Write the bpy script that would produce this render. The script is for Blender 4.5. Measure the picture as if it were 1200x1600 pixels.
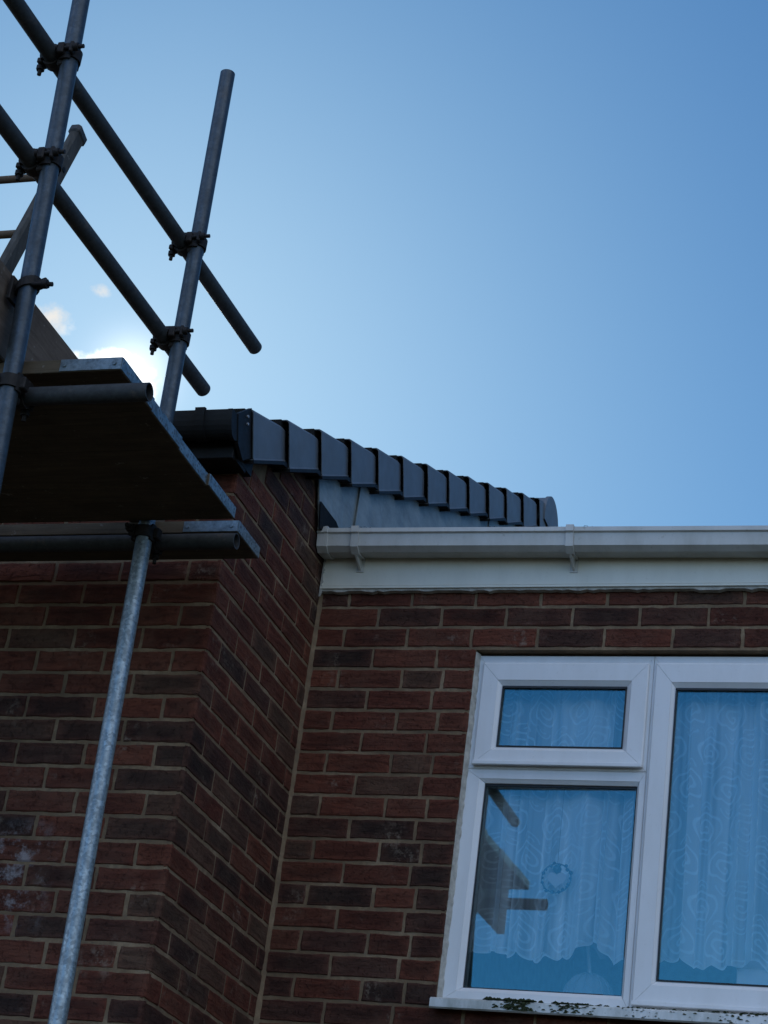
import bpy, math, random
from mathutils import Vector, Matrix
R = math.radians
random.seed(11)
for o in list(bpy.data.objects): bpy.data.objects.remove(o)
scene = bpy.context.scene
col = scene.collection

# ------------------------------------------------------------------ camera
cd = bpy.data.cameras.new("camera"); cam = bpy.data.objects.new("camera", cd); col.objects.link(cam)
cd.sensor_fit = 'VERTICAL'; cd.sensor_height = 36.0; cd.sensor_width = 27.0
cd.lens = 3237.9 / 1600.0 * 36.0
cd.clip_start = 0.05; cd.clip_end = 3000
right = Vector((0.95103627, 0.28267853, 0.12499143))
down = Vector((-0.01837082, 0.45538285, -0.89010616))
fwd = Vector((-0.30853285, 0.84422705, 0.43827864))
m3 = Matrix((right, -down, -fwd)).transposed()
cam.matrix_world = Matrix.Translation((2.4203, -6.1062, 1.5953)) @ m3.to_4x4()
scene.camera = cam

# ------------------------------------------------------------------ light
SUN = Vector((-0.419, 0.772, 0.478)).normalized()
EL = math.asin(SUN.z); AZ = math.atan2(SUN.x, SUN.y)
world = bpy.data.worlds.new("World"); scene.world = world; world.use_nodes = True
wn = world.node_tree.nodes; wl = world.node_tree.links
wn.clear()
wout = wn.new('ShaderNodeOutputWorld'); wbg = wn.new('ShaderNodeBackground')
sky = wn.new('ShaderNodeTexSky'); sky.sky_type = 'NISHITA'; sky.sun_disc = False
sky.sun_elevation = EL; sky.sun_rotation = AZ
sky.air_density = 0.6; sky.dust_density = 0.3; sky.ozone_density = 1.0; sky.altitude = 0
wbg.inputs['Strength'].default_value = 0.1
wl.new(wbg.outputs[0], wout.inputs[0])

def wmath(op, a, b=None):
    n = wn.new('ShaderNodeMath'); n.operation = op
    for i, v in enumerate((a, b)):
        if v is None: continue
        if isinstance(v, (int, float)): n.inputs[i].default_value = v
        else: wl.new(v, n.inputs[i])
    return n.outputs[0]
def wdot(v, d):
    n = wn.new('ShaderNodeVectorMath'); n.operation = 'DOT_PRODUCT'
    wl.new(v, n.inputs[0]); n.inputs[1].default_value = d
    return n.outputs['Value']
tcw = wn.new('ShaderNodeTexCoord')
wdir = tcw.outputs['Generated']
# small broken cumulus standing just in front of the sun (a place in the sky, not in the picture)
su = Vector((0, 0, 1)).cross(SUN).normalized(); sv = SUN.cross(su).normalized()
ca = wdot(wdir, tuple(su)); cb = wdot(wdir, tuple(sv)); cs = wdot(wdir, tuple(SUN))
noi = wn.new('ShaderNodeTexNoise'); noi.inputs['Scale'].default_value = 95; noi.inputs['Detail'].default_value = 8; noi.inputs['Roughness'].default_value = .62
wl.new(wdir, noi.inputs['Vector'])
def blob(a0, b0, ra, rb):
    x = wmath('DIVIDE', wmath('SUBTRACT', ca, a0), ra); y = wmath('DIVIDE', wmath('SUBTRACT', cb, b0), rb)
    r2 = wmath('ADD', wmath('MULTIPLY', x, x), wmath('MULTIPLY', y, y))
    return wmath('SUBTRACT', 1.0, r2)
def smax(a, b): return wmath('MAXIMUM', a, b)
CLOUDS = [(-.003, -.005, .0125, .0115), (.008, .004, .012, .006), (.0225, .0352, .006, .0035), (.043, .0165, .012, .008), (.024, .000, .02, .006)]
mask = None
for c in CLOUDS:
    b_ = blob(*c)
    mask = b_ if mask is None else smax(mask, b_)
mr = wn.new('ShaderNodeMapRange'); mr.interpolation_type = 'SMOOTHSTEP'
wl.new(wmath('ADD', wmath('MULTIPLY', smax(mask, -3.0), .26), noi.outputs[0]), mr.inputs[0])
mr.inputs[1].default_value = .48; mr.inputs[2].default_value = .98
cfac = wmath('MULTIPLY', mr.outputs[0], wmath('GREATER_THAN', cs, .98))
XP = 2 ** .45
# clear, deep winter blue: the sky's own response per channel
sepc = wn.new('ShaderNodeSeparateColor'); comb = wn.new('ShaderNodeCombineColor'); wl.new(sky.outputs[0], sepc.inputs[0])
for ch, (k, g) in enumerate(((.87 / XP, 1.13), (1.18 / XP, .90), (1.28 / XP, .69))):
    wl.new(wmath('MULTIPLY', wmath('POWER', wmath('MULTIPLY', sepc.outputs[ch], .07), g), k * 10), comb.inputs[ch])
# unseen white clouds added behind the camera as fill, open blue opposite the window
sxyz = wn.new('ShaderNodeSeparateXYZ'); wl.new(wdir, sxyz.inputs[0])
dz = wmath('ADD', wmath('MAXIMUM', sxyz.outputs[2], 0.0), .18)
cxy = wn.new('ShaderNodeCombineXYZ'); wl.new(wmath('DIVIDE', sxyz.outputs[0], dz), cxy.inputs[0]); wl.new(wmath('DIVIDE', sxyz.outputs[1], dz), cxy.inputs[1])
nb = wn.new('ShaderNodeTexNoise'); nb.inputs['Scale'].default_value = 1.3; nb.inputs['Detail'].default_value = 9; nb.inputs['Roughness'].default_value = .58
wl.new(cxy.outputs[0], nb.inputs['Vector'])
def wrange(v, a, b):
    n = wn.new('ShaderNodeMapRange'); n.interpolation_type = 'SMOOTHSTEP'; wl.new(v, n.inputs[0]); n.inputs[1].default_value = a; n.inputs[2].default_value = b; return n.outputs[0]
bm_ = wmath('MULTIPLY', wrange(nb.outputs[0], .38, .58), wrange(wmath('MULTIPLY', sxyz.outputs[1], -1.0), .05, .35))
bm_ = wmath('MULTIPLY', bm_, wmath('SUBTRACT', 1.0, wrange(wdot(wdir, (-.19, -.885, .425)), .93, .965)))
mixb = wn.new('ShaderNodeMix'); mixb.data_type = 'RGBA'; wl.new(bm_, mixb.inputs['Factor'])
sky_boost = wn.new('ShaderNodeVectorMath'); sky_boost.operation = 'SCALE'; wl.new(comb.outputs[0], sky_boost.inputs[0])      # sky brightened behind the camera, added to fill the shaded front
wl.new(wmath('ADD', 1.0, wmath('MULTIPLY', wrange(wmath('MULTIPLY', sxyz.outputs[1], -1.0), -.1, .5), 1.65)), sky_boost.inputs['Scale'])
wl.new(sky_boost.outputs[0], mixb.inputs['A']); mixb.inputs['B'].default_value = (7.2, 7.6, 8.6, 1)
mixc = wn.new('ShaderNodeMix'); mixc.data_type = 'RGBA'
wl.new(cfac, mixc.inputs['Factor']); wl.new(mixb.outputs['Result'], mixc.inputs['A'])
# cloud brightness: brightest right at the sun
crn = wn.new('ShaderNodeMapRange'); crn.inputs[1].default_value = .9992; crn.inputs[2].default_value = 1.0
crn.inputs[3].default_value = 6.4; crn.inputs[4].default_value = 15
wl.new(cs, crn.inputs[0])
ccol = wn.new('ShaderNodeVectorMath'); ccol.operation = 'SCALE'; ccol.inputs[0].default_value = (1.0, .97, .92)
wl.new(crn.outputs[0], ccol.inputs['Scale']); wl.new(ccol.outputs[0], mixc.inputs['B'])
# aureole: forward-scattered light round the sun
csn = wmath('MAXIMUM', cs, 0.0)
aur = wmath('ADD', wmath('MULTIPLY', wmath('POWER', csn, 8000), 5.0), wmath('MULTIPLY', wmath('POWER', csn, 900), .18))
aus = wn.new('ShaderNodeVectorMath'); aus.operation = 'SCALE'; aus.inputs[0].default_value = (1.0, .92, .78); wl.new(aur, aus.inputs['Scale'])
aua = wn.new('ShaderNodeVectorMath'); aua.operation = 'ADD'; wl.new(mixc.outputs['Result'], aua.inputs[0]); wl.new(aus.outputs[0], aua.inputs[1])
wl.new(aua.outputs[0], wbg.inputs['Color'])

sd = bpy.data.lights.new("sun", 'SUN'); sd.energy = 4.6; sd.angle = R(0.55); sd.color = (1.0, .93, .82)
so = bpy.data.objects.new("sun", sd); col.objects.link(so)
so.rotation_euler = SUN.to_track_quat('Z', 'Y').to_euler(); so.location = SUN * 60

scene.view_settings.view_transform = 'Standard'; scene.view_settings.look = 'None'
scene.view_settings.exposure = 0.45; scene.view_settings.gamma = 1.0
scene.render.engine = 'CYCLES'
scene.cycles.max_bounces = 8; scene.cycles.transparent_max_bounces = 16
scene.cycles.caustics_reflective = False; scene.cycles.caustics_refractive = False

# ------------------------------------------------------------------ node helpers
class NT:
    def __init__(s, name):
        s.m = bpy.data.materials.new(name); s.m.use_nodes = True
        s.t = s.m.node_tree; s.n = s.t.nodes; s.l = s.t.links; s.n.clear()
        s.out = s.n.new('ShaderNodeOutputMaterial'); s.tc = s.n.new('ShaderNodeTexCoord')
    def set(s, sock, v):
        if v is None: return
        if hasattr(v, 'node'): s.l.new(v, sock)
        else: sock.default_value = v
    def math(s, op, a, b=None, c=None):
        n = s.n.new('ShaderNodeMath'); n.operation = op
        for i, v in enumerate((a, b, c)): s.set(n.inputs[i], v)
        return n.outputs[0]
    def mapping(s, scale=(1, 1, 1), loc=(0, 0, 0), src='Object'):
        n = s.n.new('ShaderNodeMapping'); s.l.new(s.tc.outputs[src], n.inputs[0])
        n.inputs['Scale'].default_value = scale; n.inputs['Location'].default_value = loc
        return n.outputs[0]
    def noise(s, scale=5, detail=4, rough=.55, vec=None, out=0, dist=0):
        n = s.n.new('ShaderNodeTexNoise'); n.inputs['Scale'].default_value = scale; n.inputs['Detail'].default_value = detail
        n.inputs['Roughness'].default_value = rough; n.inputs['Distortion'].default_value = dist
        s.l.new(vec if vec is not None else s.tc.outputs['Object'], n.inputs['Vector']); return n.outputs[out]
    def ramp(s, fac, stops):
        n = s.n.new('ShaderNodeValToRGB'); e = n.color_ramp.elements
        while len(e) < len(stops): e.new(.5)
        for el, (p, c) in zip(e, stops):
            el.position = p; el.color = (c, c, c, 1) if isinstance(c, (int, float)) else (*c, 1)
        s.l.new(fac, n.inputs[0]); return n.outputs[0]
    def mix(s, fac, a, b, mode='MIX'):
        n = s.n.new('ShaderNodeMix'); n.data_type = 'RGBA'; n.blend_type = mode
        s.set(n.inputs['Factor'], fac)
        for k, v in (('A', a), ('B', b)):
            if isinstance(v, tuple) and len(v) == 3: v = (*v, 1)
            s.set(n.inputs[k], v)
        return n.outputs['Result']
    def mrange(s, v, a, b, c=0.0, d=1.0):
        n = s.n.new('ShaderNodeMapRange'); s.l.new(v, n.inputs[0])
        for i, x in enumerate((a, b, c, d)): n.inputs[i + 1].default_value = x
        return n.outputs[0]
    def bump(s, h, strength=.5, dist=.002):
        n = s.n.new('ShaderNodeBump'); n.inputs['Strength'].default_value = strength; n.inputs['Distance'].default_value = dist
        s.l.new(h, n.inputs['Height']); return n.outputs[0]
    def bsdf(s, color, rough=.6, metal=0.0, normal=None, spec=.5, link=True):
        n = s.n.new('ShaderNodeBsdfPrincipled')
        if isinstance(color, tuple) and len(color) == 3: color = (*color, 1)
        s.set(n.inputs['Base Color'], color); s.set(n.inputs['Roughness'], rough); s.set(n.inputs['Metallic'], metal)
        n.inputs['Specular IOR Level'].default_value = spec
        if normal is not None: s.l.new(normal, n.inputs['Normal'])
        if link: s.l.new(n.outputs[0], s.out.inputs[0])
        return n.outputs[0]
    def sep(s, v=None):
        n = s.n.new('ShaderNodeSeparateXYZ'); s.l.new(v if v is not None else s.tc.outputs['Object'], n.inputs[0]); return n.outputs

M = {}
def mat_brick():
    t = NT('brick')
    a = t.n.new('ShaderNodeAttribute'); a.attribute_name = 'tone'
    vec = t.mapping((5, 5, 34)); streak = t.noise(1.6, 6, .65, vec, dist=.6)
    blot = t.noise(9, 4, .6)
    fine = t.noise(160, 3, .6)
    c = t.mix(t.ramp(streak, [(.36, 0), (.66, 1)]), a.outputs['Color'], t.mix(1.0, a.outputs['Color'], (.50, .43, .42), 'MULTIPLY'))
    c = t.mix(t.ramp(blot, [(.45, 0), (.75, .45)]), c, t.mix(.5, a.outputs['Color'], (.15, .095, .062)))
    # lime bloom on a few bricks low on the projecting wall
    xyz = t.sep()
    e = t.math('MULTIPLY', t.mrange(xyz[0], -.34, -.46), t.math('MULTIPLY', t.mrange(xyz[2], 3.34, 3.26), t.mrange(xyz[2], 2.98, 3.05)))
    e = t.math('MULTIPLY', e, t.ramp(t.noise(14, 6, .75), [(.50, 0), (.64, 1)]))
    c = t.mix(t.math('MULTIPLY', e, .6), c, (.40, .38, .38))
    smear = t.math('MULTIPLY', t.ramp(t.noise(6, 2), [(.58, 0), (.72, 1)]), t.ramp(t.noise(40, 5, .7), [(.5, 0), (.62, .55)]))
    c = t.mix(smear, c, (.26, .20, .15))
    pits = t.ramp(t.noise(75, 4, .75), [(.30, 0), (.44, 1)])
    h = t.math('ADD', t.math('ADD', t.math('MULTIPLY', fine, .5), t.math('MULTIPLY', pits, .7)), t.math('MULTIPLY', streak, 1.2))
    t.bsdf(c, .82, normal=t.bump(h, 1.0, .005), spec=.25); return t.m
def mat_mortar():
    t = NT('mortar')
    c = t.ramp(t.noise(4.5, 7, .72), [(.30, (.11, .072, .044)), (.52, (.205, .140, .084)), (.70, (.35, .255, .16))])
    c = t.mix(t.ramp(t.noise(70, 4, .7), [(.45, 0), (.7, .5)]), c, (.12, .095, .07))
    t.bsdf(c, .95, normal=t.bump(t.noise(220, 4, .7), .8, .002), spec=.15); return t.m
def mat_upvc(name, base, dirt, amt):
    t = NT(name)
    v = t.mapping((4, 4, 1.2)); d = t.ramp(t.noise(2.2, 6, .65, v), [(.42, 0), (.75, amt)])
    c = t.mix(d, base, dirt)
    c = t.mix(t.ramp(t.noise(60, 3, .7), [(.62, 0), (.75, amt)]), c, dirt)
    t.bsdf(c, t.math('ADD', t.math('MULTIPLY', t.noise(20, 3), .2), .28), normal=t.bump(t.noise(5, 2), .12, .002), spec=.45); return t.m
def mat_galv(name, base=(.30, .33, .36), rust=.3, metal=.75, con=1.0, r0=.28):
    t = NT(name)
    v = t.mapping((1, 1, 1))
    sp = t.n.new('ShaderNodeTexVoronoi'); sp.inputs['Scale'].default_value = 130; t.l.new(v, sp.inputs['Vector'])
    f = t.noise(30, 5, .7)
    c = t.mix(t.ramp(sp.outputs['Color'], [(.2, 0), (.9, 1)]), tuple(x * (1 - .15 * con) for x in base), tuple(min(1, x * (1 + .22 * con)) for x in base))
    c = t.mix(t.ramp(f, [(.42, 0), (.7, .7)]), c, tuple(x * .55 for x in base))
    c = t.mix(t.ramp(t.noise(12, 6, .75), [(.58, 0), (.72, rust)]), c, (.17, .13, .10))
    rr = t.math('ADD', t.math('MULTIPLY', f, .35), r0)
    t.bsdf(c, rr, metal, normal=t.bump(t.noise(90, 3), .25, .001)); return t.m
def mat_band():
    t = NT('punched_galvanised_band')
    vo = t.n.new('ShaderNodeTexVoronoi'); vo.inputs['Scale'].default_value = 88; t.l.new(t.tc.outputs['Object'], vo.inputs['Vector'])
    gn = t.n.new('ShaderNodeNewGeometry'); nx = t.sep(gn.outputs['Normal'])
    holes = t.math('MULTIPLY', t.ramp(vo.outputs['Distance'], [(.30, 1), (.42, 0)]), t.mrange(nx[0], .6, .9))     # nail holes run along the cut end only
    c = t.mix(t.ramp(t.noise(45, 4, .7), [(.4, 0), (.7, 1)]), (.26, .30, .30), (.11, .13, .13))
    c = t.mix(holes, c, (.06, .065, .07))
    t.bsdf(c, .38, t.math('SUBTRACT', .7, t.math('MULTIPLY', holes, .7)), normal=t.bump(t.math('ADD', holes, t.noise(30, 3)), .4, .002)); return t.m
def mat_wood(name, c0, c1, sc=(3, 45, 45)):
    t = NT(name)
    g = t.noise(1.4, 6, .65, t.mapping(sc), dist=.8)
    c = t.ramp(g, [(.3, c0), (.7, c1)])
    c = t.mix(t.ramp(t.noise(5, 5, .7), [(.45, 0), (.75, .6)]), c, tuple(x * .45 for x in c0))
    c = t.mix(t.ramp(t.noise(34, 3, .7), [(.66, 0), (.74, .6)]), c, (.30, .28, .25))
    t.bsdf(c, .85, normal=t.bump(g, .5, .002), spec=.2); return t.m
def mat_plain(name, c, rough=.6, metal=0., var=.35, sc=20, spec=.4):
    t = NT(name)
    cc = t.mix(t.ramp(t.noise(sc, 5, .65), [(.35, 0), (.75, 1)]), c, tuple(x * (1 - var) for x in c))
    t.bsdf(cc, t.math('ADD', t.math('MULTIPLY', t.noise(sc * 1.7, 3), .25), rough - .12), metal, normal=t.bump(t.noise(sc * 6, 3), .25, .001), spec=spec); return t.m
def mat_lead():
    t = NT('weathered_lead_sheet')
    v = t.mapping((1, 2.5, 6)); n = t.noise(2.2, 6, .7, v)
    c = t.ramp(n, [(.3, (.21, .235, .235)), (.5, (.30, .335, .33)), (.7, (.40, .43, .42))])
    c = t.mix(t.ramp(t.noise(26, 5, .75), [(.58, 0), (.7, .6)]), c, (.46, .48, .47))
    t.bsdf(c, .55, .25, normal=t.bump(t.noise(7, 4), .35, .006)); return t.m
def mat_glass():
    t = NT('window_glass')
    tr = t.n.new('ShaderNodeBsdfTransparent'); tr.inputs[0].default_value = (.94, .97, .98, 1)
    gl = t.n.new('ShaderNodeBsdfGlossy'); gl.inputs['Roughness'].default_value = .0; gl.inputs[0].default_value = (.62, 1, .96, 1)
    w = t.bump(t.noise(1.6, 1, .4), .035, .02); t.l.new(w, gl.inputs['Normal'])
    fr = t.n.new('ShaderNodeFresnel'); fr.inputs[0].default_value = 1.5
    mx = t.n.new('ShaderNodeMixShader')
    t.l.new(t.math('ADD', t.math('MULTIPLY', fr.outputs[0], 1.0), .055), mx.inputs[0])
    t.l.new(tr.outputs[0], mx.inputs[1]); t.l.new(gl.outputs[0], mx.inputs[2]); t.l.new(mx.outputs[0], t.out.inputs[0]); return t.m
def mat_net():
    t = NT('lace_net')
    uv = t.sep(t.tc.outputs['UV'])       # u, v in metres on the cloth
    CW, CH = .138, .126
    row = t.math('FLOOR', t.math('DIVIDE', uv[1], CH))
    off = t.math('MULTIPLY', t.math('MODULO', row, 2.0), CW * .5)
    uu = t.math('ADD', t.math('ADD', uv[0], off), 10 * CW)
    cx = t.math('SUBTRACT', t.math('MODULO', uu, CW), CW * .5)
    cy = t.math('SUBTRACT', t.math('MODULO', t.math('ADD', uv[1], 10 * CH), CH), CH * .5)
    par = t.math('SUBTRACT', t.math('MULTIPLY', t.math('MODULO', t.math('FLOOR', t.math('DIVIDE', uu, CW)), 2.0), 2.0), 1.0)
    r = t.math('SQRT', t.math('ADD', t.math('MULTIPLY', cx, cx), t.math('MULTIPLY', cy, cy)))
    ang = t.math('MULTIPLY', t.math('ARCTAN2', cy, t.math('MULTIPLY', cx, par)), 1 / (2 * math.pi))
    ph = t.math('FRACT', t.math('ADD', t.math('ADD', t.math('DIVIDE', r, .0225), ang), t.math('MULTIPLY', t.noise(9, 2, .5, t.tc.outputs['UV']), .16)))
    line = t.math('SUBTRACT', 1.0, t.mrange(t.math('ABSOLUTE', t.math('SUBTRACT', ph, .5)), 0.10, .20))
    line = t.math('MULTIPLY', line, t.math('SUBTRACT', 1.0, t.mrange(r, .054, .060)))
    # thin double arcs linking the scrolls
    u2 = t.math('SUBTRACT', t.math('MODULO', t.math('ADD', uu, CW * .5), CW), CW * .5); v2 = t.math('SUBTRACT', t.math('ABSOLUTE', cy), CH * .5)
    r2 = t.math('SQRT', t.math('ADD', t.math('MULTIPLY', u2, u2), t.math('MULTIPLY', v2, v2)))
    arc2 = t.math('SUBTRACT', 1.0, t.mrange(t.math('ABSOLUTE', t.math('SUBTRACT', t.math('FRACT', t.math('DIVIDE', r2, .014)), .5)), .10, .22))
    arc2 = t.math('MULTIPLY', arc2, t.math('SUBTRACT', 1.0, t.mrange(r2, .024, .028)))
    line = t.math('MAXIMUM', line, t.math('MULTIPLY', arc2, .8))
    th = t.math('SUBTRACT', 1.0, t.mrange(uv[1], .0, .02))       # denser woven hem
    # the net hangs in gathers: bunched cloth is denser than the stretched cloth between
    gn = t.noise(1.0, 2, .5, t.mapping((17, .5, 1), src='UV')); g2 = t.noise(1.0, 1, .5, t.mapping((46, .9, 1), (3, 1, 0), src='UV'))
    gather = t.math('ADD', t.math('MULTIPLY', t.ramp(gn, [(.44, 0), (.53, 1)]), .34), t.math('MULTIPLY', t.ramp(g2, [(.48, 0), (.58, 1)]), .14))
    base = t.math('ADD', .34, gather)
    fac = t.math('MAXIMUM', t.math('ADD', base, t.math('MULTIPLY', line, .20)), t.math('MULTIPLY', th, .88))
    fac = t.math('MINIMUM', fac, .96)
    geo = t.n.new('ShaderNodeNewGeometry'); vd = t.n.new('ShaderNodeVectorMath'); vd.operation = 'DOT_PRODUCT'
    t.l.new(geo.outputs['Normal'], vd.inputs[0]); t.l.new(geo.outputs['Incoming'], vd.inputs[1])
    cosv = t.math('MAXIMUM', t.math('ABSOLUTE', vd.outputs['Value']), .12)        # a net closes up when seen edge-on
    fac = t.math('SUBTRACT', 1.0, t.math('POWER', t.math('SUBTRACT', 1.0, fac), t.math('DIVIDE', .9, cosv)))
    df = t.n.new('ShaderNodeBsdfDiffuse'); df.inputs[0].default_value = (.93, .93, .93, 1)
    tl = t.n.new('ShaderNodeBsdfTranslucent'); tl.inputs[0].default_value = (.8, .82, .85, 1)
    m0 = t.n.new('ShaderNodeMixShader'); m0.inputs[0].default_value = .06
    t.l.new(df.outputs[0], m0.inputs[1]); t.l.new(tl.outputs[0], m0.inputs[2])
    tr = t.n.new('ShaderNodeBsdfTransparent'); mx = t.n.new('ShaderNodeMixShader')
    t.l.new(fac, mx.inputs[0]); t.l.new(tr.outputs[0], mx.inputs[1]); t.l.new(m0.outputs[0], mx.inputs[2]); t.l.new(mx.outputs[0], t.out.inputs[0])
    return t.m
def mat_ground():
    t = NT('lawn')
    c = t.ramp(t.noise(.8, 8, .7), [(.3, (.06, .065, .045)), (.6, (.10, .10, .075)), (.8, (.15, .14, .11))])
    t.bsdf(c, .95, normal=t.bump(t.noise(40, 5, .8), 1, .03), spec=.1); return t.m

M['brick'] = mat_brick(); M['mortar'] = mat_mortar()
M['upvc'] = mat_upvc('white_upvc', (.74, .735, .73), (.40, .38, .33), .22)
M['gutter_white'] = mat_upvc('weathered_white_gutter', (.56, .545, .51), (.30, .28, .22), .5)
M['fascia_white'] = mat_upvc('white_fascia', (.72, .685, .58), (.45, .41, .32), .3)
M['sill'] = mat_upvc('dirty_white_sill', (.72, .72, .70), (.16, .17, .12), .85)
M['galv'] = mat_galv('bright_galvanised_tube', (.29, .34, .36), .12, .65, 1.9); M['galv_dark'] = mat_galv('darkened_galvanised_tube', (.062, .080, .094), .25, .5, .9); M['galv_dull'] = mat_galv('dull_tube', (.040, .044, .046), .5, .15, 1.0, .5)  # dark and bright copies of one tube finish, shading put into the colour
M['band'] = mat_band()
M['board'] = mat_wood('scaffold_board_timber', (.078, .06, .040), (.145, .112, .074))
M['toe'] = mat_wood('toe_board_timber', (.085, .062, .045), (.17, .13, .10), (45, 3, 30))
M['ladder'] = mat_wood('ladder_stile', (.045, .044, .040), (.10, .096, .088), (40, 40, 3))
M['rung'] = mat_wood('ladder_rung', (.10, .07, .05), (.15, .105, .07))
M['rust'] = mat_plain('rusty_fitting_steel', (.030, .025, .022), .65, .4, .5, 60)
M['black'] = mat_plain('black_plastic', (.009, .009, .009), .6, 0, .3, 30, .25)
M['verge'] = mat_plain('anthracite_verge', (.125, .14, .155), .5, 0, .22, 9, .5)
M['roof'] = mat_plain('slate_grey_roof_tile', (.07, .075, .085), .7, 0, .4, 8)
M['lead'] = mat_lead(); M['glass'] = mat_glass(); M['net'] = mat_net(); M['ground'] = mat_ground()
M['gasket'] = mat_plain('rubber_gasket', (.015, .016, .018), .5)
M['room'] = mat_plain('room_plaster', (.30, .31, .32), .9)
M['china'] = mat_plain('white_china', (.30, .31, .33), .35, 0, .1)
M['card'] = mat_plain('pale_card', (.62, .58, .58), .8, 0, .1)
M['moss'] = mat_plain('moss', (.030, .042, .014), .95, 0, .6, 50)
M['bead'] = mat_plain('blue_green_bead', (.03, .10, .13), .3)
M['fillet'] = mat_plain('old_sealant', (.52, .49, .43), .9, 0, .5, 40)

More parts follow.
